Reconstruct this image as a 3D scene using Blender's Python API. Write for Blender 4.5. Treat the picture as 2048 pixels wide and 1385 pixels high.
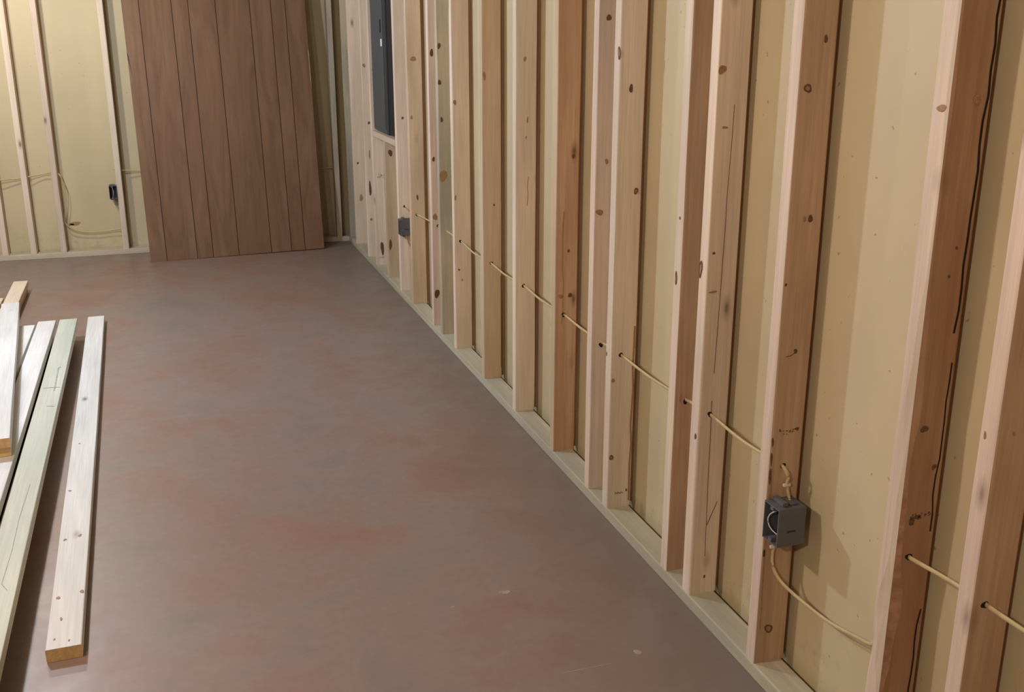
import bpy, bmesh, math, random
from mathutils import Vector, Matrix
random.seed(7)
for o in list(bpy.data.objects): bpy.data.objects.remove(o)
SC = bpy.context.scene; COL = SC.collection

# ------------------------------------------------------------------ camera
cam_d = bpy.data.cameras.new('camera'); cam = bpy.data.objects.new('camera', cam_d); COL.objects.link(cam)
cam.location = (0, 0, 1.6)
cam.rotation_euler = (math.radians(90 - 16.740), 0, math.radians(-18.0925))
cam_d.sensor_width = 36; cam_d.lens = 36 * 2043 / 2048; cam_d.clip_start = 0.05
SC.camera = cam
# ------------------------------------------------------------------ world, lights, exposure
w = bpy.data.worlds.new('world'); SC.world = w; w.use_nodes = True
w.node_tree.nodes['Background'].inputs[0].default_value = (0.8, 0.85, 1, 1)
w.node_tree.nodes['Background'].inputs[1].default_value = 0.0
def bulb(name, loc, power, col, radius):
    d = bpy.data.lights.new(name, 'POINT'); d.energy = power; d.color = col; d.shadow_soft_size = radius
    o = bpy.data.objects.new(name, d); COL.objects.link(o); o.location = loc; return o
bulb('ceiling_bulb', (-1.25, 6.95, 2.36), 76, (1.0, 0.94, 0.80), 0.06)
bulb('ceiling_bulb', (-1.25, 4.95, 2.36), 190, (0.67, 0.81, 1.0), 0.06)
bulb('ceiling_bulb', (-1.25, 2.35, 2.36), 98, (1.0, 0.85, 0.70), 0.07)
bulb('ceiling_bulb', (-1.25, -0.4, 2.36), 128, (1.0, 0.85, 0.69), 0.07)
SC.view_settings.view_transform = 'Standard'; SC.view_settings.look = 'None'
SC.view_settings.exposure = 0.0; SC.view_settings.gamma = 1.0; SC.view_settings.use_curve_mapping = False

# ------------------------------------------------------------------ materials
def newmat(name, rough=0.6):
    m = bpy.data.materials.new(name); m.use_nodes = True
    b = m.node_tree.nodes['Principled BSDF']; b.inputs['Roughness'].default_value = rough
    b.inputs['Specular IOR Level'].default_value = 0.35
    return m, m.node_tree.nodes, m.node_tree.links, b
def ramp(N, stops):
    r = N.new('ShaderNodeValToRGB'); e = r.color_ramp.elements
    while len(e) > 1: e.remove(e[-1])
    e[0].position = stops[0][0]; e[0].color = (*stops[0][1], 1)
    for p, c in stops[1:]:
        x = e.new(p); x.color = (*c, 1)
    return r
def bw(a): return (a, a, a)
def mix(N, L, fac, a, b, mode='MIX'):
    m = N.new('ShaderNodeMix'); m.data_type = 'RGBA'; m.blend_type = mode
    for sock, v in ((m.inputs[0], fac), (m.inputs[6], a), (m.inputs[7], b)):
        if hasattr(v, 'links') or hasattr(v, 'is_linked'): L.new(v, sock)
        elif isinstance(v, (int, float)): sock.default_value = v
        else: sock.default_value = (*v, 1)
    return m.outputs[2]
def noise(N, L, vec, scale, detail=3, rough=0.55, dist=0.0):
    n = N.new('ShaderNodeTexNoise'); n.inputs['Scale'].default_value = scale; n.inputs['Detail'].default_value = detail
    n.inputs['Roughness'].default_value = rough; n.inputs['Distortion'].default_value = dist
    L.new(vec, n.inputs['Vector']); return n.outputs['Fac']
def mapping(N, L, vec, scale=(1, 1, 1), loc=(0, 0, 0)):
    m = N.new('ShaderNodeMapping'); m.inputs['Scale'].default_value = scale; m.inputs['Location'].default_value = loc
    L.new(vec, m.inputs['Vector']); return m.outputs[0]
def objcoord(N, L, rnd=True):
    tc = N.new('ShaderNodeTexCoord')
    if not rnd: return tc.outputs['Object'], None
    oi = N.new('ShaderNodeObjectInfo')
    mu = N.new('ShaderNodeMath'); mu.operation = 'MULTIPLY'; mu.inputs[1].default_value = 37.0; L.new(oi.outputs['Random'], mu.inputs[0])
    ad = N.new('ShaderNodeVectorMath'); ad.operation = 'ADD'; L.new(tc.outputs['Object'], ad.inputs[0]); L.new(mu.outputs[0], ad.inputs[1])
    return ad.outputs[0], oi.outputs['Random']
def bump(N, L, b, h, strength, dist=0.002):
    k = N.new('ShaderNodeBump'); k.inputs['Strength'].default_value = strength; k.inputs['Distance'].default_value = dist
    L.new(h, k.inputs['Height']); L.new(k.outputs[0], b.inputs['Normal'])

def wood(name, light, dark, stain=None, stain_amt=0.0, grain=0.45, rough=0.62, knots=True):
    """sawn timber, grain along local Z"""
    m, N, L, b = newmat(name, rough)
    v, rnd = objcoord(N, L)
    g1 = noise(N, L, mapping(N, L, v, (55, 55, 1.6)), 1.0, 4, 0.6, 0.6)
    g2 = noise(N, L, mapping(N, L, v, (180, 180, 5)), 1.0, 2, 0.5)
    g3 = noise(N, L, mapping(N, L, v, (9, 9, 1.1)), 1.0, 3, 0.5)
    r1 = ramp(N, [(0.38, bw(0)), (0.68, bw(1))]); L.new(g1, r1.inputs[0])
    f = N.new('ShaderNodeMath'); f.operation = 'MULTIPLY'; f.inputs[1].default_value = grain; L.new(r1.outputs[0], f.inputs[0])
    c = mix(N, L, f.outputs[0], light, dark)
    r2 = ramp(N, [(0.35, bw(0.88)), (0.7, bw(1.06))]); L.new(g2, r2.inputs[0])
    c = mix(N, L, 0.7, c, r2.outputs[0], 'MULTIPLY')
    r3 = ramp(N, [(0.35, bw(0.84)), (0.65, bw(1.1))]); L.new(g3, r3.inputs[0])
    c = mix(N, L, 0.8, c, r3.outputs[0], 'MULTIPLY')
    if stain:
        s = noise(N, L, mapping(N, L, v, (7, 7, 1.5), (3, 1, 5)), 1.0, 4, 0.6)
        rs = ramp(N, [(0.45, bw(0)), (0.62, bw(stain_amt))]); L.new(s, rs.inputs[0])
        c = mix(N, L, rs.outputs[0], c, stain)
    if knots:
        vo = N.new('ShaderNodeTexVoronoi'); vo.inputs['Scale'].default_value = 1.0
        L.new(mapping(N, L, v, (9, 9, 3.6)), vo.inputs['Vector'])
        rk = ramp(N, [(0.045, bw(0.75)), (0.085, bw(0.32)), (0.16, bw(0))]); L.new(vo.outputs['Distance'], rk.inputs[0])
        sx = N.new('ShaderNodeSeparateColor'); L.new(vo.outputs['Color'], sx.inputs[0])
        gt = N.new('ShaderNodeMath'); gt.operation = 'GREATER_THAN'; gt.inputs[1].default_value = 0.55; L.new(sx.outputs[0], gt.inputs[0])
        mk = N.new('ShaderNodeMath'); mk.operation = 'MULTIPLY'; L.new(rk.outputs[0], mk.inputs[0]); L.new(gt.outputs[0], mk.inputs[1])
        c = mix(N, L, mk.outputs[0], c, (0.13, 0.06, 0.028))
    # board to board tone shift
    rr = ramp(N, [(0, (0.93, 0.95, 0.94)), (0.5, (1.0, 0.985, 0.97)), (1, (1.05, 1.03, 1.03))]); L.new(rnd, rr.inputs[0])
    c = mix(N, L, 1.0, c, rr.outputs[0], 'MULTIPLY')
    L.new(c, b.inputs['Base Color']); bump(N, L, b, g2, 0.25, 0.0015)
    return m
def plain(name, col, rough=0.5, var=0.12, scale=20, metal=0.0, bmp=0.1):
    m, N, L, b = newmat(name, rough); v, _ = objcoord(N, L)
    n = noise(N, L, v, scale, 3); r = ramp(N, [(0.3, bw(1 - var)), (0.7, bw(1 + var))]); L.new(n, r.inputs[0])
    L.new(mix(N, L, 1.0, col, r.outputs[0], 'MULTIPLY'), b.inputs['Base Color']); b.inputs['Metallic'].default_value = metal
    if bmp: bump(N, L, b, n, bmp, 0.001)
    return m

M = {}
M['pale'] = wood('pine_pale', (0.77, 0.645, 0.525), (0.68, 0.53, 0.40))
M['pink'] = wood('pine_pinkish', (0.73, 0.58, 0.48), (0.62, 0.46, 0.35))
M['warm'] = wood('pine_honey', (0.64, 0.50, 0.36), (0.54, 0.39, 0.25), (0.46, 0.32, 0.18), 0.4)
M['brown'] = wood('fir_orange_brown', (0.62, 0.42, 0.27), (0.48, 0.29, 0.17), (0.40, 0.22, 0.12), 0.4, 0.8)
M['tan'] = wood('fir_tan', (0.58, 0.40, 0.27), (0.46, 0.29, 0.175), (0.30, 0.16, 0.08), 0.35, 0.7)
M['red'] = wood('fir_reddish', (0.52, 0.32, 0.19), (0.40, 0.22, 0.12), (0.31, 0.14, 0.075), 0.5, 0.8)
M['grey'] = wood('pine_weathered', (0.56, 0.49, 0.37), (0.40, 0.33, 0.23), (0.27, 0.27, 0.22), 0.5)
M['plate'] = wood('plate_pine_dusty', (0.56, 0.50, 0.38), (0.46, 0.39, 0.27), (0.36, 0.35, 0.29), 0.5, 0.4)
M['whitewood'] = wood('spruce_white', (0.74, 0.72, 0.70), (0.68, 0.65, 0.60), None, 0, 0.4)
M['greenwood'] = wood('pine_greenish', (0.64, 0.63, 0.53), (0.56, 0.54, 0.44), (0.50, 0.54, 0.46), 0.5, 0.5)
M['endgrain'] = wood('sawn_end', (0.62, 0.42, 0.20), (0.45, 0.27, 0.11), None, 0, 0.6, 0.7, False)
M['knot'] = plain('knot_dark', (0.14, 0.07, 0.036), 0.6, 0.4, 300)
M['knot_red'] = plain('knot_ruddy', (0.36, 0.20, 0.105), 0.6, 0.3, 300)
M['dark'] = plain('hole_dark', (0.02, 0.012, 0.008), 0.9, 0.2, 100, 0, 0)
M['bark'] = plain('bark_edge', (0.38, 0.205, 0.12), 0.75, 0.3, 35, 0, 0.5)
M['ink'] = plain('stamp_ink', (0.16, 0.09, 0.06), 0.8, 0.4, 200, 0, 0)
M['ink_grey'] = plain('stamp_ink_grey', (0.24, 0.23, 0.18), 0.8, 0.4, 200, 0, 0)
M['pencil'] = plain('marker_grey', (0.36, 0.38, 0.34), 0.8, 0.3, 100, 0, 0)
M['cable'] = plain('cable_yellow', (0.55, 0.43, 0.22), 0.45, 0.08, 30)
M['staple'] = plain('staple_white', (0.75, 0.70, 0.60), 0.4, 0.05)
M['wire_white'] = plain('wire_white', (0.70, 0.68, 0.64), 0.4, 0.05)
M['wire_grey'] = plain('wire_grey', (0.33, 0.34, 0.33), 0.4, 0.05)
M['box'] = plain('box_plastic_grey', (0.115, 0.115, 0.125), 0.42, 0.08, 60)
M['box_dark'] = plain('box_recess', (0.03, 0.03, 0.036), 0.5, 0.1)
M['epanel'] = plain('panel_grey_paint', (0.085, 0.100, 0.106), 0.38, 0.06, 8)
M['epanel_dark'] = plain('panel_gap_shade_latch', (0.018, 0.02, 0.022), 0.45, 0.1, 8)  # painted gap shade on the body, plain dark colour on the latch
M['label_white'] = plain('label_white', (0.8, 0.8, 0.8), 0.4, 0.02)
M['debris'] = plain('wood_chip', (0.45, 0.35, 0.24), 0.8, 0.3, 80)

def wall_mat():
    m, N, L, b = newmat('wall_cream_paint', 0.55); v, _ = objcoord(N, L, False)
    n1 = noise(N, L, mapping(N, L, v, (3, 3, 0.35)), 1.0, 4, 0.55)
    n2 = noise(N, L, v, 2.2, 5, 0.6)
    n3 = noise(N, L, v, 55, 2, 0.5)
    r1 = ramp(N, [(0.35, (0.555, 0.458, 0.285)), (0.65, (0.605, 0.505, 0.325))]); L.new(n1, r1.inputs[0])
    r2 = ramp(N, [(0.35, bw(0.93)), (0.7, bw(1.05))]); L.new(n2, r2.inputs[0])
    c = mix(N, L, 0.8, r1.outputs[0], r2.outputs[0], 'MULTIPLY')
    r3 = ramp(N, [(0.735, bw(0)), (0.76, bw(0.55))]); L.new(n3, r3.inputs[0])      # small scuffs
    c = mix(N, L, r3.outputs[0], c, (0.22, 0.15, 0.08))
    # splash dirt just above the floor
    sx = N.new('ShaderNodeSeparateXYZ'); L.new(v, sx.inputs[0])
    rz = ramp(N, [(0.0, bw(1)), (0.30, bw(0))]); L.new(sx.outputs[2], rz.inputs[0])
    rn = ramp(N, [(0.52, bw(0)), (0.72, bw(0.55))]); L.new(noise(N, L, v, 14, 5, 0.7), rn.inputs[0])
    d = N.new('ShaderNodeMath'); d.operation = 'MULTIPLY'; L.new(rz.outputs[0], d.inputs[0]); L.new(rn.outputs[0], d.inputs[1])
    c = mix(N, L, d.outputs[0], c, (0.28, 0.25, 0.17))
    L.new(c, b.inputs['Base Color']); bump(N, L, b, n2, 0.08, 0.01); return m
M['wall'] = wall_mat()
def floor_mat():
    m, N, L, b = newmat('floor_stained_concrete', 0.42); v, _ = objcoord(N, L, False)
    nb = noise(N, L, mapping(N, L, v, (1.15, 0.8, 1)), 1.1, 4, 0.6, 0.6)
    nm = noise(N, L, v, 3.6, 6, 0.65, 0.5)
    nf = noise(N, L, v, 34, 3, 0.55)
    r = ramp(N, [(0.29, (0.232, 0.192, 0.170)), (0.44, (0.268, 0.198, 0.172)), (0.57, (0.272, 0.176, 0.142)), (0.73, (0.265, 0.150, 0.114))])
    a = N.new('ShaderNodeMath'); a.operation = 'ADD'; L.new(nb, a.inputs[0])
    s = N.new('ShaderNodeMath'); s.operation = 'MULTIPLY_ADD'; s.inputs[1].default_value = 0.62; s.inputs[2].default_value = -0.31; L.new(nm, s.inputs[0])
    L.new(s.outputs[0], a.inputs[1]); L.new(a.outputs[0], r.inputs[0])
    rf = ramp(N, [(0.3, bw(0.95)), (0.7, bw(1.04))]); L.new(nf, rf.inputs[0])
    c = mix(N, L, 1.0, r.outputs[0], rf.outputs[0], 'MULTIPLY')
    # pale cement-dust patches
    rp = ramp(N, [(0.60, bw(0)), (0.76, bw(0.3))]); L.new(noise(N, L, mapping(N, L, v, (1, 1, 1), (5, 2, 0)), 2.3, 5, 0.6), rp.inputs[0])
    c = mix(N, L, rp.outputs[0], c, (0.30, 0.265, 0.23))
    rq = ramp(N, [(0.72, bw(0)), (0.80, bw(0.4))]); L.new(noise(N, L, mapping(N, L, v, (1, 1, 1), (1, 8, 0)), 11, 3, 0.6), rq.inputs[0])
    c = mix(N, L, rq.outputs[0], c, (0.42, 0.38, 0.34))
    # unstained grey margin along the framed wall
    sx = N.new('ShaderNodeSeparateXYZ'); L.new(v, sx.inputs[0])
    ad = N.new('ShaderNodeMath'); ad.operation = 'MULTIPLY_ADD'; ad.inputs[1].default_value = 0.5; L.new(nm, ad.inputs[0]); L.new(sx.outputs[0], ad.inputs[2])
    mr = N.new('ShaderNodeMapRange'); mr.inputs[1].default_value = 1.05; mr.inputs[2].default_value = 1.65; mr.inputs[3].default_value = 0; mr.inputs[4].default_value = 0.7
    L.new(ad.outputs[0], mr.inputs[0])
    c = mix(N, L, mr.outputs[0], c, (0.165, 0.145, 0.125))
    L.new(c, b.inputs['Base Color'])
    b.inputs['Specular IOR Level'].default_value = 0.5
    rr = ramp(N, [(0.3, bw(0.33)), (0.7, bw(0.50))]); L.new(nm, rr.inputs[0]); L.new(rr.outputs[0], b.inputs['Roughness'])
    bump(N, L, b, nf, 0.08, 0.003); return m
M['floor'] = floor_mat()
def panel_mat():
    m, N, L, b = newmat('veneer_brown', 0.40); v, rnd = objcoord(N, L)
    g = noise(N, L, mapping(N, L, v, (7, 7, 0.9)), 1.0, 5, 0.6, 1.8)
    g2 = noise(N, L, mapping(N, L, v, (120, 120, 3)), 1.0, 2, 0.5)
    r = ramp(N, [(0.3, (0.165, 0.088, 0.050)), (0.5, (0.210, 0.118, 0.068)), (0.72, (0.250, 0.148, 0.090))]); L.new(g, r.inputs[0])
    r2 = ramp(N, [(0.35, bw(0.93)), (0.68, bw(1.04))]); L.new(g2, r2.inputs[0])
    c = mix(N, L, 0.8, r.outputs[0], r2.outputs[0], 'MULTIPLY')
    # dusty scuffs
    rs = ramp(N, [(0.63, bw(0)), (0.76, bw(0.22))]); L.new(noise(N, L, mapping(N, L, v, (5, 5, 2)), 1.0, 4, 0.55), rs.inputs[0])
    c = mix(N, L, rs.outputs[0], c, (0.36, 0.29, 0.24))
    L.new(c, b.inputs['Base Color']); return m
M['veneer'] = panel_mat()
M['groove'] = plain('veneer_groove', (0.05, 0.024, 0.014), 0.7, 0.2)
M['bare'] = plain('bare_board', (0.26, 0.20, 0.14), 0.8, 0.15, 3)
M['ceiling'] = plain('ceiling_board', (0.17, 0.135, 0.10), 0.8, 0.1, 3)

# ------------------------------------------------------------------ builders
def link(name, me, mat, parent=None, loc=None, rot=None, smooth=False):
    o = bpy.data.objects.new(name, me); COL.objects.link(o)
    for k in (mat if isinstance(mat, (list, tuple)) else [mat]): me.materials.append(k)
    if parent: o.parent = parent
    if loc is not None: o.location = loc
    if rot is not None: o.rotation_euler = rot
    if smooth:
        for p in me.polygons: p.use_smooth = True
    return o
def mesh(name, V, F, mi=None):
    me = bpy.data.meshes.new(name); me.from_pydata([tuple(v) for v in V], [], F); me.update()
    if mi:
        for p, i in zip(me.polygons, mi): p.material_index = i
    return me
def empty(name, loc, label, cat, group=None, rot=(0, 0, 0)):
    o = bpy.data.objects.new(name, None); COL.objects.link(o); o.location = loc; o.rotation_euler = rot
    o.empty_display_size = 0.1; tag(o, label, cat, group); return o
def tag(o, label=None, cat=None, group=None, kind=None):
    if label: o['label'] = label
    if cat: o['category'] = cat
    if group: o['group'] = group
    if kind: o['kind'] = kind
    return o
def boxmesh(name, x0, x1, y0, y1, z0, z1, bev=0.0):
    bm = bmesh.new(); bmesh.ops.create_cube(bm, size=1)
    for v in bm.verts:
        v.co = Vector(((x0 + x1) / 2 + v.co.x * (x1 - x0), (y0 + y1) / 2 + v.co.y * (y1 - y0), (z0 + z1) / 2 + v.co.z * (z1 - z0)))
    if bev: bmesh.ops.bevel(bm, geom=list(bm.edges), offset=bev, segments=2, affect='EDGES')
    me = bpy.data.meshes.new(name); bm.to_mesh(me); bm.free(); return me
def timber(name, wx, wy, length, rnd=None, arris=0.004, wob=0.0012, nseg=14, front=0, wane=None):
    """rounded-arris timber, section wx*wy with its corner (min x, min y) at the origin, length along +Z.
    wane(t) -> (cut_x, cut_y) bites into the (min x, min y) corner."""
    rnd = rnd or random; V = []; F = []; mi = []
    ph = [rnd.uniform(0, 6.28) for _ in range(4)]; fr = [rnd.uniform(1.5, 5) for _ in range(4)]
    corners = [(0, 0, 180), (wx, 0, 270), (wx, wy, 0), (0, wy, 90)]; per = 4 * 3
    for s in range(nseg + 1):
        t = s / nseg; z = length * t
        ox = 0.4 * wob * (1 + math.sin(fr[0] * t * 3 + ph[0])); oy = 0.4 * wob * (1 + math.sin(fr[1] * t * 3 + ph[1]))
        for ci, (cx, cy, a0) in enumerate(corners):
            r = arris * (1 + 0.35 * math.sin(fr[2] * t * 5 + ph[2] + ci))
            rx = ry = r
            if wane and ci == 0: rx, ry = wane(t)
            if wane and ci == 3:
                zz = z + 0.04; q = math.exp(-((zz - .37) / .05) ** 2) + .5 * math.exp(-((zz - .92) / .10) ** 2) + .35 * math.exp(-((zz - 1.1) / .05) ** 2); rx = .004 + .010 * q; ry = .004 + .014 * q
            ix = cx + (rx if cx == 0 else -rx); iy = cy + (ry if cy == 0 else -ry)
            for k in range(3):
                a = math.radians(a0 + 45 * k)
                V.append((ix + rx * math.cos(a) + ox, iy + ry * math.sin(a) + oy, z))
    for s in range(nseg):
        for k in range(per):
            a = s * per + k; b_ = s * per + (k + 1) % per
            F.append((a, b_, b_ + per, a + per)); mi.append(2 if (wane and k == 1 and 0.24 < (s + .5) / nseg * length + .04 < 0.76) else (front if k in (9, 10, 11) or (k == 0 and front) else 0))
    F.append(tuple(reversed(range(per)))); mi.append(1)
    F.append(tuple(nseg * per + k for k in range(per))); mi.append(1)
    return mesh(name, V, F, mi)
def tube(name, pts, ra, rb=None, nu=8, sub=6, closed_ends=True, flat_dir=(0, 0, 1)):
    """smooth flattened tube through points; ra along flat_dir, rb across"""
    rb = rb or ra; P = [Vector(p) for p in pts]; C = []
    for i in range(len(P) - 1):
        p0 = P[max(i - 1, 0)]; p1 = P[i]; p2 = P[i + 1]; p3 = P[min(i + 2, len(P) - 1)]
        for k in range(sub):
            t = k / sub
            C.append(0.5 * ((2 * p1) + (p2 - p0) * t + (2 * p0 - 5 * p1 + 4 * p2 - p3) * t * t + (3 * p1 - p0 - 3 * p2 + p3) * t ** 3))
    C.append(P[-1]); V = []; F = []
    for i, c in enumerate(C):
        d = (C[min(i + 1, len(C) - 1)] - C[max(i - 1, 0)]).normalized(); f = Vector(flat_dir)
        if abs(d.dot(f)) > 0.95: f = Vector((0, 1, 0)) if abs(d.y) < 0.9 else Vector((1, 0, 0))
        s = d.cross(f).normalized(); u = s.cross(d).normalized()
        for k in range(nu):
            a = 2 * math.pi * k / nu; V.append(c + u * (ra * math.cos(a)) + s * (rb * math.sin(a)))
    for i in range(len(C) - 1):
        for k in range(nu):
            a = i * nu + k; b_ = i * nu + (k + 1) % nu; F.append((a, b_, b_ + nu, a + nu))
    F.append(tuple(reversed(range(nu)))); F.append(tuple((len(C) - 1) * nu + k for k in range(nu)))
    return mesh(name, V, F)
def decal(name, face, u, z, ru, rz, mat, parent, seed=0, ring=False, d=0.0006, deg=0):
    """thin irregular disc lying on a stud: face 's' = side towards the camera (local y=0 plane), 'f' = front (local x=0 plane)"""
    r = random.Random(seed); n = 12; V = []; F = []
    ph = r.uniform(0, 6)
    def pt(uu, zz, dep): return (uu, -dep, zz) if face == 's' else (-dep, uu, zz)
    ca, sa = math.cos(math.radians(deg)), math.sin(math.radians(deg))
    def rr(k, q):
        a = 2 * math.pi * k / n; w_ = 1 + 0.14 * math.sin(2 * a + ph) + 0.1 * math.sin(3 * a + ph * 2)
        du = q * ru * w_ * math.cos(a); dz = q * rz * w_ * math.sin(a)
        return u + du * ca - dz * sa, z + du * sa + dz * ca
    if ring:
        for k in range(n): V.append(pt(*rr(k, 1.0), 0.0002)); V.append(pt(*rr(k, 0.93), d)); V.append(pt(*rr(k, 0.62), d)); V.append(pt(*rr(k, 0.55), 0.0002))
        for k in range(n):
            a = 4 * k; b_ = 4 * ((k + 1) % n)
            for j in range(3): F.append((a + j, b_ + j, b_ + j + 1, a + j + 1))
    else:
        for k in range(n): V.append(pt(*rr(k, 1.0), 0.0001)); V.append(pt(*rr(k, 0.85), d))
        V.append(pt(u, z, d)); c = 2 * n
        for k in range(n):
            a = 2 * k; b_ = 2 * ((k + 1) % n); F.append((a, b_, b_ + 1, a + 1)); F.append((a + 1, b_ + 1, c))
    me = mesh(name, V, F); bm = bmesh.new(); bm.from_mesh(me); bmesh.ops.recalc_face_normals(bm, faces=bm.faces); bm.to_mesh(me); bm.free()
    return link(name, me, mat, parent)
def strokes(name, face, segs, mat, parent, wd=0.0018, d=0.0006):
    """flat pen strokes on a timber face: list of (u0,z0,u1,z1)"""
    V = []; F = []
    for (u0, z0, u1, z1) in segs:
        dx, dz = u1 - u0, z1 - z0; l = math.hypot(dx, dz) or 1e-6; nx, nz = -dz / l * wd / 2, dx / l * wd / 2; i = len(V)
        for (a, b_) in ((u0 + nx, z0 + nz), (u1 + nx, z1 + nz), (u1 - nx, z1 - nz), (u0 - nx, z0 - nz)):
            V.append((a, -d, b_) if face == 's' else (-d, a, b_))
        for (a, b_) in ((u0 + nx, z0 + nz), (u1 + nx, z1 + nz), (u1 - nx, z1 - nz), (u0 - nx, z0 - nz)):
            V.append((a, 0.0004, b_) if face == 's' else (0.0004, a, b_))
        F += [(i, i + 1, i + 2, i + 3), (i, i + 4, i + 5, i + 1), (i + 1, i + 5, i + 6, i + 2), (i + 2, i + 6, i + 7, i + 3), (i + 3, i + 7, i + 4, i)]
    return link(name, mesh(name, V, F), mat, parent)

W = 1.3146          # front plane of the right-hand framing
BW = 8.345          # front plane of the back framing
SD = 0.089          # stud depth
PT = 0.040          # plate thickness
WR = 1.425; WB = BW + 0.112    # wall sheets behind the framing
CH = 2.60           # ceiling

# ------------------------------------------------------------------ setting
tag(link('floor', boxmesh('floor', -4.2, WR + .1, -2.6, WB + .1, -0.1, 0), M['floor']), kind='structure')
tag(link('ceiling', boxmesh('ceiling', -4.2, WR + .1, -2.6, WB + .1, CH, CH + 0.1), M['ceiling']), kind='structure')
tag(link('wall_right', boxmesh('wall_right', WR, WR + 0.1, -2.6, WB + .1, 0, CH), M['wall']), kind='structure')
tag(link('wall_back', boxmesh('wall_back', -4.2, WR, WB, WB + 0.1, 0, CH), M['wall']), kind='structure')
tag(link('wall_left', boxmesh('wall_left', -4.3, -4.2, -2.6, WB + .1, 0, CH), M['bare']), kind='structure')
tag(link('wall_front', boxmesh('wall_front', -4.2, WR, -2.7, -2.6, 0, CH), M['bare']), kind='structure')

# ------------------------------------------------------------------ framing of the right wall
FR = empty('stud_frame', (W, 0, 0), 'bare pine stud framing standing along the long right wall', 'stud wall')
def plate(parent, y0, y1, z, mat, name='bottom_plate'):
    me = timber(name, SD - .006, PT, y1 - y0, random.Random(int(y0 * 10) + 50), nseg=40, arris=0.003, wob=0.0008)
    # local Z -> world Y ; local Y -> world -Z
    return link(name, me, [mat, M['endgrain']], parent, (0, y0, z + PT), (math.radians(-90), 0, 0))
plate(FR, -0.6, BW - 0.002, 0, M['plate'])
plate(FR, -0.6, BW + SD, CH - PT, M['pale'], 'top_plate')
ST = {}
def stud(key, yf, yn, mat, z0=PT, z1=CH - PT, lean=0.0, wane=None, label=None, dx=0.0, wob=0.0012, front=None):
    me = timber('stud', SD, yf - yn, z1 - z0, random.Random(sum(map(ord, key)) * 7 + len(ST)), nseg=60 if wane else 16, wane=wane, wob=wob, front=3)
    o = link('stud', me, [mat, M['endgrain'], M['bark'], front or mat], FR, (dx, yn, z0), (lean, 0, 0))  # paler front material on some studs paints in light falling on that face
    if label: o['label'] = label
    ST[key] = o; o['z0'] = z0
    link('gap_light_block', boxmesh('gap_light_block', SD + .0005, WR - W - .0005, .030, yf - yn - .001, 0, z1 - z0), M['tan'], o)  # added strip, stops light leaking through the gap behind the stud
    return o
def wane_fn(t):
    z = 0.04 + t * 2.42
    n = 0.5 + 0.5 * math.sin(z * 9.0 + 1.0) * math.sin(z * 23 + 0.5)
    def bumpf(c, s): return math.exp(-((z - c) / s) ** 2)
    c = 0.25 * bumpf(1.03, 0.10) + 0.55 * bumpf(0.88, 0.08) + 0.35 * bumpf(0.66, 0.10) + 0.95 * bumpf(0.46, 0.09) + 0.5 * bumpf(0.33, 0.05) + 0.12 * bumpf(1.5, 0.08)
    c = min(c, 1.0)
    return 0.004 + 0.026 * c + 0.003 * n, 0.004 + 0.031 * c + 0.004 * n
stud('z', 8.338, 8.298, M['grey'], label='greyish corner stud stamped with dark vertical marks')
stud('a', 8.03, 7.99, M['pale'])
stud('b', 7.51, 7.47, M['pale'])
stud('c', 7.20, 7.16, M['pale'])
stud('d', 6.77, 6.73, M['warm'], z1=0.955, label='short stud under the electrical panel')
stud('e', 6.37, 6.33, M['pale'])
stud('f', 6.015, 5.975, M['warm'], label='honey coloured stud')
stud('g', 5.49, 5.45, M['pink'])
stud('h', 5.30, 5.26, M['grey'], label='grey weathered stud with large knots')
stud('i', 5.01, 4.97, M['pale'])
stud('j', 4.495, 4.453, M['warm'])
stud('k', 4.02, 3.978, M['pale'])
stud('l', 3.545, 3.503, M['brown'], front=M['warm'], label='orange-brown stud with front face painted paler as lit')
stud('m', 3.18, 3.138, M['pink'])
stud('n', 3.012, 2.968, M['pale'])
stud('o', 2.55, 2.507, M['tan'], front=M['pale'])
stud('p', 2.404, 2.36, M['pale'])
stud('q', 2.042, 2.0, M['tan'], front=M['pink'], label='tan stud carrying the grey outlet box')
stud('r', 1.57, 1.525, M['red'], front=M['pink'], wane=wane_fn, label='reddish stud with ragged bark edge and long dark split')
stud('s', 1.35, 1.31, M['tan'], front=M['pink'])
stud('t', 0.90, 0.86, M['pale'])
stud('u', 0.42, 0.38, M['pink'])
# header / sill blocks round the electrical panel
def block(y0, y1, z, mat, name):
    me = timber(name, SD, PT, y1 - y0, random.Random(3), nseg=4, wob=0)
    return link(name, me, [mat, M['endgrain']], FR, (0, y0, z + PT), (math.radians(-90), 0, 0))
block(6.372, 7.158, 0.955, M['pink'], 'sill_block'); block(6.372, 7.158, 2.02, M['pink'], 'header_block')
# corner stud strip on the far stud (plywood scrap seen edge-on beside stud a)

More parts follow.
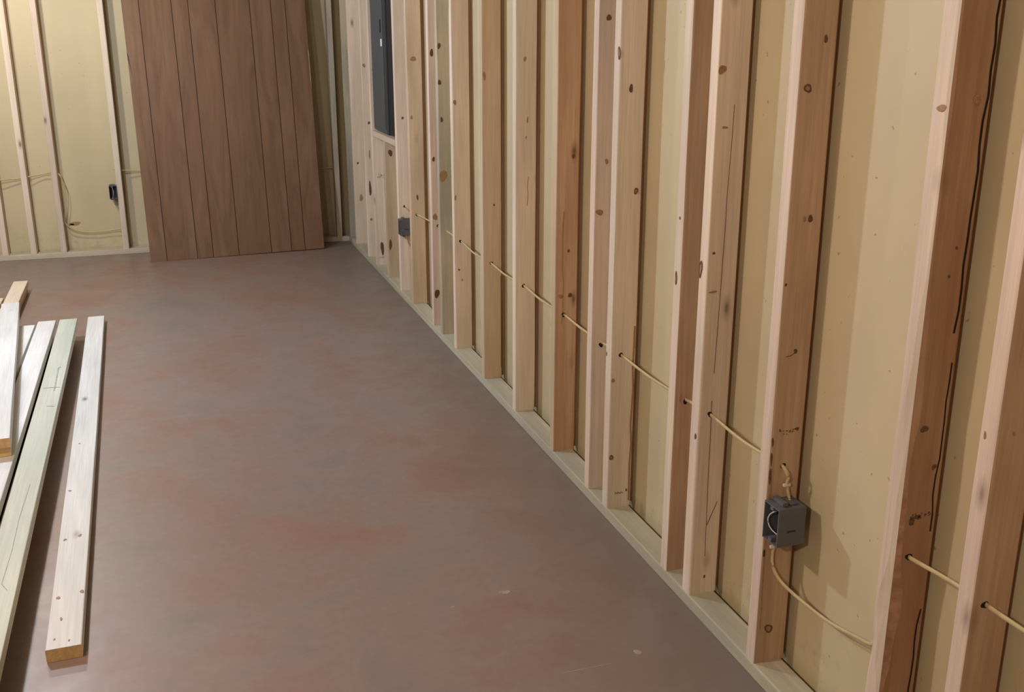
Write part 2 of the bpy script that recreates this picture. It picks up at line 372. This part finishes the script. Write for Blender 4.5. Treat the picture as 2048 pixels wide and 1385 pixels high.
KN = [  # stud, face, u, z, half-width, half-height, kind
 ('n','s',.041,1.454,.007,.012,'k'),('n','s',.070,1.137,.006,.010,'r'),('n','f',.006,1.559,.0075,.016,'r'),('n','s',.012,.229,.006,.009,'r'),
 ('n','s',.010,.507,.006,.008,'q'),('n','f',.036,.591,.004,.008,'k'),('n','s',.072,.10,.0035,.005,'k'),('n','s',.036,.594,.006,.008,'h'),
 ('m','s',.034,1.665,.008,.011,'k'),('m','s',.018,1.045,.013,.010,'q'),('m','s',.039,1.213,.006,.009,'q'),('m','s',.036,.581,.006,.008,'h'),
 ('p','f',.034,1.009,.007,.022,'r'),('p','s',.018,1.057,.004,.004,'k'),('p','s',.012,1.526,.011,.012,'q'),('p','s',.022,.951,.014,.003,'q'),
 ('p','f',.012,.535,.005,.010,'k'),('p','s',.035,.601,.006,.007,'h'),('p','s',.048,.094,.003,.006,'k'),('p','s',.029,1.383,.010,.003,'q'),
 ('o','f',.026,.953,.005,.016,'r'),('o','f',.020,1.125,.003,.005,'k'),('o','s',.036,.589,.006,.008,'h'),('o','s',.020,.60,.004,.012,'q'),
 ('q','s',.060,1.600,.005,.008,'k'),('q','s',.024,1.496,.008,.009,'r'),('q','s',.059,1.205,.007,.008,'k'),('q','s',.044,1.205,.004,.006,'q'),('q','s',.008,1.053,.003,.004,'k'),
 ('q','s',.049,.888,.005,.006,'k'),('q','s',.037,.138,.011,.011,'r'),('q','s',.073,.687,.004,.005,'k'),('q','s',.040,.594,.006,.006,'h'),
 ('q','s',.006,.66,.003,.012,'k'),('q','s',.006,.615,.003,.018,'k'),('q','s',.006,.57,.0035,.022,'k'),('q','s',.006,.36,.003,.014,'k'),
 ('r','s',.055,1.227,.003,.003,'k'),('r','s',.046,1.173,.0035,.0035,'k'),('r','s',.033,.868,.009,.008,'k'),('r','s',.034,.589,.007,.007,'h'),
 ('r','s',.059,1.496,.007,.011,'q'),('r','f',.020,1.481,.013,.006,'q'),('r','s',.068,.783,.006,.006,'k'),('r','s',.043,.677,.008,.006,'k'),('r','s',.030,.67,.006,.012,'k'),
 ('s','f',.028,.93,.003,.007,'q'),('s','s',.029,.602,.007,.007,'h'),('s','s',.036,.939,.003,.004,'q'),
 ('l','s',.065,1.191,.006,.008,'k'),('l','s',.024,.669,.010,.008,'q'),('l','s',.061,.671,.008,.010,'k'),('l','s',.052,.842,.005,.006,'k'),('l','s',.036,.596,.007,.008,'h'),
 ('k','s',.051,1.287,.004,.012,'q'),('k','s',.045,1.218,.003,.006,'q'),('k','s',.036,.602,.006,.007,'h'),('k','s',.039,1.524,.006,.010,'q'),
 ('j','s',.012,1.444,.008,.018,'q'),('j','s',.054,.873,.004,.006,'k'),('j','s',.040,.602,.006,.007,'h'),
 ('i','s',.033,.611,.006,.007,'h'),('i','s',.010,.834,.005,.012,'q'),('i','s',.023,.463,.005,.006,'k'),('i','s',.040,.409,.004,.007,'q'),('i','s',.014,1.302,.008,.013,'q'),
 ('h','s',.022,.909,.020,.030,'q'),('h','s',.013,1.566,.008,.016,'k'),('h','s',.012,1.386,.010,.012,'k'),('h','s',.020,1.198,.008,.012,'k'),
 ('g','s',.018,.975,.008,.012,'k'),('g','s',.020,.66,.012,.020,'q'),('g','s',.022,.225,.014,.026,'k'),('g','s',.036,.61,.006,.008,'h'),('g','s',.02,1.53,.01,.018,'k'),
 ('f','s',.043,.693,.005,.018,'k'),('f','s',.037,.588,.006,.008,'h'),('f','s',.020,1.161,.008,.010,'q'),('f','s',.04,1.49,.02,.012,'q'),
 ('e','s',.043,1.133,.007,.009,'k'),('e','s',.039,.586,.006,.008,'h'),('d','s',.040,.880,.014,.022,'k'),('d','s',.02,.267,.009,.04,'k'),
 ('c','s',.045,.16,.012,.05,'k'),('b','s',.030,.547,.010,.05,'k'),('b','s',.030,.319,.008,.012,'q'),('b','s',.035,.794,.006,.03,'q'),('b','s',.04,1.02,.008,.012,'k'),('b','s',.02,1.42,.01,.015,'q'),
 ('a','s',.035,.675,.007,.010,'k'),('a','s',.05,.404,.012,.03,'q'),('c','s',.03,1.40,.012,.016,'q'),('c','s',.05,1.2,.01,.04,'q')]
for i, (k, fc, u, z, ru, rz, kd) in enumerate(KN):
    o = ST[k]; zz = z - o['z0']
    if kd == 'h': decal('cable_hole', fc, u, zz, ru * 1.25, rz * 1.15, M['dark'], o, i)
    elif kd == 'k': decal('knot', fc, u, zz, ru, rz, M['knot'], o, i)
    elif kd == 'q': decal('knot', fc, u, zz, ru, rz, M['knot_red'], o, i)
    else:
        decal('knot', fc, u, zz, ru * .72, rz * .72, M['knot_red'], o, i); decal('knot_ring', fc, u, zz, ru * 1.15, rz * 1.15, M['knot'], o, i, ring=True, d=0.001)
# splits and saw lines
def zig(u, z0, z1, amp, n, seed, drift=0.0):
    r = random.Random(seed); P = []
    for i in range(n + 1): P.append((u + drift * i / n + r.uniform(-amp, amp), z0 + (z1 - z0) * i / n))
    return [(P[i][0], P[i][1], P[i + 1][0], P[i + 1][1]) for i in range(n)]
Z0 = PT
strokes('split', 's', zig(.076, 1.02, 1.64, .003, 14, 1, .006), M['dark'], ST['r'], 0.004)
strokes('split', 's', zig(.076, .60, .96, .003, 9, 2, .002), M['dark'], ST['r'], 0.003)
strokes('split', 's', zig(.075, .15, .42, .003, 7, 3, .004), M['dark'], ST['r'], 0.003)
strokes('pencil_line', 's', zig(.046, .12, .60, .0008, 8, 4, -.008), M['ink'], ST['p'], 0.0013)
strokes('pencil_line', 's', zig(.040, .68, 1.40, .001, 9, 5, .012), M['ink'], ST['p'], 0.0013)
strokes('pencil_line', 's', [(.046, .22, .075, .29)], M['ink'], ST['p'], 0.0015)
strokes('crack', 's', zig(.010, .10, .55, .003, 8, 6), M['knot_red'], ST['q'], 0.002)
strokes('crack', 's', [(.024, .836, .038, .838), (.038, .838, .048, .845)], M['ink'], ST['q'], 0.0015)
strokes('crack', 's', zig(.082, .02, .65, .0025, 9, 9), M['knot_red'], ST['n'], 0.006)
strokes('crack', 's', zig(.086, .05, .50, .001, 6, 11), M['ink'], ST['j'], 0.003)
strokes('crack', 's', zig(.05, .90, 1.02, .004, 5, 12, .008), M['knot_red'], ST['k'], 0.002)
strokes('crack', 's', zig(.03, .52, .95, .004, 8, 13), M['knot_red'], ST['l'], 0.003)
def stamp(o, u, z, w_, h, mat, seed, vertical=False):
    """illegible smudged grade stamp: a row of broken blots"""
    r = random.Random(seed); S = []
    n = 6
    for i in range(n):
        for _ in range(2):
            a = (i + r.uniform(.1, .6)) / n * w_; b_ = r.uniform(0, h)
            l = r.uniform(.25, .6) * h; an = r.choice((0, 1.57, 1.57, .7))
            S.append((u + a, z + b_, u + a + l * math.cos(an), z + b_ + l * math.sin(an)) if not vertical else (u + b_, z + a, u + b_ + l * math.cos(an), z + a + l * math.sin(an)))
    return strokes('stamp_mark', 's', S, mat, o, 0.0024)
stamp(ST['q'], .022, .676 - PT, .048, .012, M['ink'], 1)
stamp(ST['r'], .024, .672 - PT, .050, .012, M['knot'], 2)
stamp(ST['z'], .025, 1.40, .12, .045, M['ink_grey'], 3, True)
stamp(ST['c'], .03, .62, .04, .03, M['ink_grey'], 4)
for k, s in (('c', 5), ('n', 6)): stamp(ST[k], .03, .05, .03, .006, M['ink'], s)

# ------------------------------------------------------------------ framing of the back wall
FB = empty('stud_frame', (0, BW, 0), 'stud framing of the far back wall behind the leaning brown panel', 'stud wall')
me = timber('bottom_plate', PT, SD, W + 4.1, random.Random(8), nseg=40, arris=0.003, wob=0.0008)
link('bottom_plate', me, [M['plate'], M['endgrain']], FB, (-4.1, 0, PT), (0, math.radians(90), 0))
me = timber('top_plate', PT, SD, W + 4.1, random.Random(9), nseg=40, arris=0.003, wob=0.0008)
link('top_plate', me, [M['pale'], M['endgrain']], FB, (-4.1, 0, CH), (0, math.radians(90), 0))
BS = []
for i, (x, mt) in enumerate([(-2.1, 'pale'), (-1.70, 'pale'), (-1.292, 'pink'), (-1.097, 'pale'), (-0.888, 'pink'), (-0.440, 'pale'), (1.215, 'grey')]):
    me = timber('stud', 0.042, SD, CH - 2 * PT, random.Random(60 + i), nseg=16)
    o = link('stud', me, [M[mt], M['endgrain']], FB, (x, 0, PT)); BS.append(o)

# ------------------------------------------------------------------ leaning grooved wood panel
PW, PH, TH = 1.308, 2.44, 0.006
PA = empty('wood_panel', (-0.2383, 7.9607, 0.0), 'dark brown grooved wood wall panel leaning against the back studs', 'panel', None,
           (math.radians(-5.4), math.radians(-0.35), math.radians(4.5)))
gr = [0, .089, .259, .348, .495, .684, .803, .885, 1.0]
link('backing', boxmesh('backing', 0, PW, 0.0022, TH, 0, PH), M['groove'], PA)
for i in range(8):
    x0 = gr[i] * PW + (0.0028 if i else 0); x1 = gr[i + 1] * PW - (0.0028 if i < 7 else 0)
    link('plank', boxmesh('plank', x0, x1, 0, 0.004, 0.0, PH, 0.0006), M['veneer'], PA)
# splintered chip on the left edge and a scuffed bright right edge
V = [(0.0, -.0006, 1.52), (0.006, -.0006, 1.50), (0.019, -.0006, 1.36), (0.021, -.0006, 1.33), (0.010, -.0006, 1.42), (0.002, -.0006, 1.47)]
link('edge_chip', mesh('edge_chip', V + [(a, .0003, c) for a, b_, c in V], [(0, 1, 2, 3, 4, 5)] + [(i, i + 6, (i + 1) % 6 + 6, (i + 1) % 6) for i in range(6)]), M['groove'], PA)
V = [(PW - .004, -.0006, 1.54), (PW + .0005, -.0006, 1.50), (PW + .0005, -.0006, 1.22), (PW - .003, -.0006, 1.30)]
link('edge_scuff', mesh('edge_scuff', V + [(a, .0003, c) for a, b_, c in V], [(0, 3, 2, 1)] + [(i, i + 4, (i + 1) % 4 + 4, (i + 1) % 4) for i in range(4)]), M['debris'], PA)

# ------------------------------------------------------------------ electrical panel
EP = empty('breaker_box', (W, 6.62, 1.0), 'dark grey steel electrical breaker panel set between the studs', 'breaker panel')
link('body', boxmesh('body', 0.030, 0.105, -0.12, 0.50, 0.002, 1.0, 0.003), M['epanel_dark'], EP)  # near-black colour paints in the shade of the gap beside the cover
link('cover', boxmesh('cover', 0.014, 0.030, 0.06, 0.505, 0.006, 0.99, 0.003), M['epanel'], EP)
dr = link('door', boxmesh('door', 0.008, 0.014, 0.075, 0.47, 0.03, 0.96, 0.002), M['epanel'], EP)
link('latch', boxmesh('latch', 0.004, 0.008, 0.13, 0.15, 0.64, 0.72, 0.001), M['epanel_dark'], dr)
link('label_plate', boxmesh('label_plate', 0.0055, 0.008, 0.10, 0.145, 0.555, 0.60, 0.0006), M['label_white'], dr)

# ------------------------------------------------------------------ outlet boxes
def outlet(loc, label, rotz=0.0, wy=0.066, dx=0.076, h=0.100):
    """open-fronted plastic box; local x into the wall, y towards the stud it is nailed to"""
    e = empty('outlet_box', loc, label, 'outlet box', 'grey electrical boxes nailed to studs', (0, 0, rotz)); t = 0.003
    bm = bmesh.new()
    def add(x0, x1, y0, y1, z0, z1):
        r = bmesh.ops.create_cube(bm, size=1)
        for v in r['verts']: v.co = Vector(((x0 + x1) / 2 + v.co.x * (x1 - x0), (y0 + y1) / 2 + v.co.y * (y1 - y0), (z0 + z1) / 2 + v.co.z * (z1 - z0)))
    add(0, dx, 0, t, 0, h); add(0, dx, wy - t, wy, 0, h); add(0, dx, t, wy - t, 0, t); add(0, dx, t, wy - t, h - t, h)
    me = bpy.data.meshes.new('shell'); bm.to_mesh(me); bm.free(); link('shell', me, M['box'], e)
    link('back', boxmesh('back', dx - t, dx, t, wy - t, t, h - t), M['box_dark'], e)
    link('nail_boss', boxmesh('nail_boss', 0.018, 0.034, 0.012, wy - 0.004, h, h + 0.010, 0.002), M['box'], e)
    link('nail_boss', boxmesh('nail_boss', 0.018, 0.034, 0.012, wy - 0.004, -0.008, 0, 0.002), M['box'], e)
    link('screw_boss', boxmesh('screw_boss', 0.0, 0.03, 0.026, 0.040, h - 0.014, h - t, 0.001), M['box'], e)
    link('screw_boss', boxmesh('screw_boss', 0.0, 0.03, 0.026, 0.040, t, 0.014, 0.001), M['box'], e)
    link('clamp_tab', boxmesh('clamp_tab', 0.040, 0.062, 0.016, 0.034, h, h + 0.004, 0.001), M['box'], e)
    link('rating_slot', boxmesh('rating_slot', 0.026, 0.050, -0.0008, 0.001, 0.037, 0.0415), M['box_dark'], e)
    return e
B1 = outlet((W - 0.004, 1.9335, 0.409), 'grey plastic outlet box nearest the camera, on the tan stud')
pts = [(0.05, .03, .085), (0.018, .03, .085), (0.005, .045, .07), (0.003, .05, .05), (0.006, .035, .032), (0.02, .012, .022), (0.05, .012, .02)]
link('bare_wire', tube('bare_wire', pts, 0.0013, nu=6), M['wire_white'], B1, smooth=True)
B2 = outlet((W - 0.006, 6.263, 0.412), 'small grey outlet box low on the stud below the breaker panel')
B3 = outlet((-0.441, BW - 0.006, 0.430), 'dark open outlet box on a back wall stud left of the brown panel', math.radians(90), wy=0.056)
link('bare_wire', tube('bare_wire', [(0.05, .03, .09), (0.01, .03, .085), (0.004, .027, .06), (0.005, .03, .03), (0.02, .034, .012), (.05, .034, .012)], 0.0014, nu=6), M['wire_white'], B3, smooth=True)

# ------------------------------------------------------------------ cables
def cable(pts, label, ra=0.0052, rb=0.0032, mat='cable', staples=()):
    o = link('electrical_cable', tube('electrical_cable', pts, ra, rb), M[mat], None, smooth=True)
    tag(o, label, 'cable', 'yellow cables strung through the studs')
    for (x, y, z) in staples:
        link('staple', boxmesh('staple', x - .010, x + .010, y - .005, y + .003, z - .004, z + .004, 0.0015), M['staple'], o)
    return o
HX = W + 0.037
P = [(HX + .03, 6.312, .516), (HX + .025, 6.310, .56), (HX, 6.30, .592), (HX, 6.2, .592), (HX, 5.995, .59), (HX, 5.75, .60), (HX, 5.47, .608), (HX, 5.28, .612), (HX, 4.99, .611), (HX, 4.72, .594), (HX, 4.474, .603), (HX, 4.24, .594), (HX, 4.0, .603),
     (HX, 3.76, .592), (HX, 3.52, .597), (HX, 3.33, .590), (HX, 3.16, .590), (HX, 2.99, .594), (HX + .004, 2.76, .583), (HX, 2.53, .593), (HX, 2.38, .600),
     (HX + .004, 2.2, .585), (HX, 2.03, .594), (HX + .001, 1.992, .592), (HX + .010, 1.984, .570), (HX + .012, 1.990, .548), (HX + .016, 1.985, .52), (HX + .018, 1.98, .503)]
cable(P, 'yellow cable running through the right wall studs from box to box', staples=[(HX + .011, 1.990, .546)])
P = [(HX - .002, 1.980, .412), (HX - .004, 1.988, .392), (HX - .010, 1.992, .375), (HX - .010, 1.990, .33), (HX, 1.965, .295), (HX + .02, 1.90, .272), (HX + .032, 1.80, .268), (HX + .034, 1.70, .288), (HX + .034, 1.645, .305), (HX + .03, 1.605, .37), (HX + .02, 1.588, .50), (HX + .006, 1.580, .57), (HX, 1.562, .588),
     (HX - .003, 1.52, .589), (HX + .004, 1.43, .592), (HX - .004, 1.33, .602), (HX - .006, 1.28, .602), (HX, 1.1, .60), (HX, .88, .60), (HX, .6, .60), (HX, .38, .60)]
cable(P, 'yellow cable drooping from the nearest outlet box towards the ragged stud', staples=[(HX - .010, 1.994, .379)])
cable([(HX + .01, 6.30, .405), (HX + .012, 6.312, .37), (HX + .03, 6.316, .32), (HX + .036, 6.30, .26), (HX + .028, 6.22, .215), (HX + .02, 6.10, .215), (HX + .01, 6.0, .22)], 'short yellow cable looping below the far outlet box')
YB = BW + 0.045
cable([(-2.0, YB, .60), (-1.68, YB, .602), (-1.45, YB + .02, .598), (-1.27, YB, .60), (-1.12, YB + .03, .603), (-1.075, YB, .612), (-1.0, YB + .02, .622), (-.93, YB + .025, .635), (-.87, YB, .640), (-.832, YB - .012, .622), (-.812, YB - .01, .55), (-.806, YB, .50),
       (-.812, YB + .01, .40), (-.835, YB + .01, .30), (-.832, YB + .01, .25), (-.79, YB + .02, .205), (-.72, YB + .03, .178), (-.62, YB + .03, .172), (-.52, YB + .03, .180), (-.44, YB + .02, .190)],
      'yellow cable sagging across the back wall studs left of the panel')
cable([(-.455, YB, .655), (-.40, YB, .640), (-.33, YB + .02, .633), (-.20, YB + .03, .626), (.3, YB + .02, .62), (1.0, YB + .02, .60), (1.24, YB, .60)], 'yellow cable passing behind the leaning brown panel')
o = cable([(WR - .005, 1.40, 1.79), (WR - .008, 1.385, 1.70), (WR - .012, 1.372, 1.655), (WR - .012, 1.35, 1.63), (WR - .012, 1.29, 1.615), (WR - .012, 1.2, 1.62)], 'grey cable looped high on the wall at the right edge', .006, .006, 'wire_grey')
del o['group']

# ------------------------------------------------------------------ loose lumber on the floor
def board(name, x0, y0, x1, y1, ztop, mat, label, width=0.089, thick=0.038, seed=0, tilt=0.0):
    """board lying flat; (x0,y0) right corner of the near end, (x1,y1) right corner of the far end; ztop top of near end"""
    d = Vector((x1 - x0, y1 - y0, 0)); L_ = d.length; d.normalize()
    me = timber(name, width, thick, L_, random.Random(seed), nseg=24, arris=0.003, wob=0.0012)
    # local Z along d, local X to the left of d (horizontal), local Y = up
    zx = d; xx = Vector((-d.y, d.x, 0)); yy = zx.cross(xx)
    rot = Matrix((xx, yy, zx)).transposed().to_4x4()
    o = link(name, me, [mat, M['endgrain']], None)
    o.matrix_world = Matrix.Translation((x0, y0, ztop - thick)) @ rot
    o.rotation_euler.rotate(Matrix.Rotation(tilt, 3, xx)) if tilt else None
    tag(o, label, 'board', 'loose lumber on the floor'); return o
TK = 0.038
R_ = board('lumber_board', -.3545, 2.643, -.476, 6.27, TK + .001, M['whitewood'], 'white board lying alone on the floor, right of the lumber stack', .0905, TK, 21)
G3 = board('lumber_board', -.5210, 2.35, -.5915, 5.938, 3 * TK + .003, M['greenwood'], 'greenish board with pencil marks, right edge of the stack top', .0905, TK, 22)
board('lumber_board', -.635, 2.25, -.7005, 5.93, 3 * TK + .003, M['whitewood'], 'pale board in the stack beside the greenish one', .0905, TK, 23)
board('lumber_board', -.752, 2.25, -.7995, 5.865, 3 * TK + .003, M['whitewood'], 'pale board at the left of the stack, mostly under the short top board', .088, TK, 24)
board('lumber_board', -.540, 2.30, -.604, 5.90, 2 * TK + .002, M['plate'], 'shaded board second from the bottom under the greenish board', .0905, TK, 25)
board('lumber_board', -.650, 2.22, -.713, 5.86, 2 * TK + .002, M['pale'], 'middle layer board hidden under the pale stack boards', .0905, TK, 26)
board('lumber_board', -.765, 2.22, -.815, 5.80, 2 * TK + .002, M['pale'], 'middle layer board at the left under the stack', .0905, TK, 27)
board('lumber_board', -.560, 2.33, -.618, 5.86, TK + .001, M['warm'], 'bottom board on the concrete under the greenish board', .0905, TK, 28)
board('lumber_board', -.668, 2.28, -.727, 5.84, TK + .001, M['pale'], 'bottom board on the concrete under the middle of the stack', .0905, TK, 29)
board('lumber_board', -.78, 2.28, -.83, 5.80, TK + .001, M['pale'], 'bottom board on the concrete at the left of the stack', .0905, TK, 30)
board('lumber_board', -.668, 3.898, -.894, 6.096, 5 * TK + .005, M['whitewood'], 'bright short board lying on top of the lumber stack', .0905, TK, 31)
board('lumber_board', -.673, 3.915, -.905, 6.06, 4 * TK + .004, M['whitewood'], 'short board directly under the bright top board of the stack', .0905, TK, 32)
board('lumber_board', -.905, 3.9, -.9885, 7.218, 2 * TK + .002, M['pale'], 'tan board left of the stack reaching farthest towards the back wall', .086, TK, 33)
board('lumber_board', -.912, 3.9, -.996, 7.20, TK + .001, M['warm'], 'bottom board under the farthest reaching tan board', .086, TK, 34)
board('lumber_board', -.998, 3.6, -1.075, 6.75, 2 * TK + .002, M['pale'], 'pale board at the left frame edge beside the farthest reaching board', .086, TK, 35)
board('lumber_board', -1.003, 3.6, -1.08, 6.70, TK + .001, M['warm'], 'bottom board at the left frame edge', .086, TK, 36)
# knots and pencil marks on the loose boards
BOARD_KNOTS = [(-.406, 3.319, .007, .010), (-.450, 3.301, .006, .010), (-.419, 2.794, .004, .010), (-.466, 3.701, .007, .008), (-.374, 2.936, .006, .012),
               (-.437, 2.918, .006, .010), (-.427, 2.689, .003, .006), (-.389, 2.672, .003, .005), (-.467, 4.175, .004, .006)]
GREEN_MARKS = [([(-.600, 5.02), (-.608, 5.003), (-.602, 4.846), (-.596, 4.663)], .006), ([(-.644, 4.714), (-.576, 4.706)], .005), ([(-.605, 4.457), (-.575, 4.445)], .006),
               ([(-.579, 3.617), (-.581, 3.333), (-.574, 3.119), (-.575, 2.902), (-.555, 2.86)], .002)]
bpy.context.view_layer.update()
def top_local(o, x, y):
    p = o.matrix_world.inverted() @ Vector((x, y, 0)); return p.x, p.z
for i, (x, y, ru, rz) in enumerate(BOARD_KNOTS):
    u, z = top_local(R_, x, y); decal('knot', 's', u, z, ru, rz, M['knot_red'], R_, 300 + i, d=-(TK + .0014))
def marks(o, pts, mat, wd):
    S = []
    for (a, b_) in zip(pts[:-1], pts[1:]): S.append((*top_local(o, *a), *top_local(o, *b_)))
    return strokes('pencil_mark', 's', S, mat, o, wd, d=-(TK + .0014))
for pts, wd in GREEN_MARKS: marks(G3, pts, M['pencil'], wd)

# ------------------------------------------------------------------ small marks on the shell
M['chalk'] = plain('chalky_scuff', (0.36, 0.29, 0.26), 0.8, 0.2, 60, 0, 0)
FL = bpy.data.objects['floor']; WBK = bpy.data.objects['wall_back']
FLOOR_SPOTS = [(.917, 2.171, .11, .0012), (1.078, 2.198, .011, .011), (.83, 2.61, .018, .010), (.658, 2.577, .007, .005)]
def floor_spot(name, x, y, rx, ry, mat, seed):
    o = decal(name, 's', 0, 0, rx, ry, mat, FL, seed, d=0.0005); o.location = (x, y, 0); o.rotation_euler = (math.radians(-90), 0, 0); return o
for i, (x, y, rx, ry) in enumerate(FLOOR_SPOTS): floor_spot('chalk_spot', x, y, rx, ry, M['chalk'], 500 + i)
for i, (x, z, rx, rz) in enumerate([(-.775, .238, .045, .014), (-.80, .232, .02, .010)]):
    o = decal('wall_scar', 's', x, z, rx, rz, M['knot_red'], WBK, 600 + i, d=0.0008); o.location.y = WB
o = decal('drip_stain', 's', -.452, .375, .012, .045, M['pencil'], WBK, 610, d=0.0008); o.location.y = WB
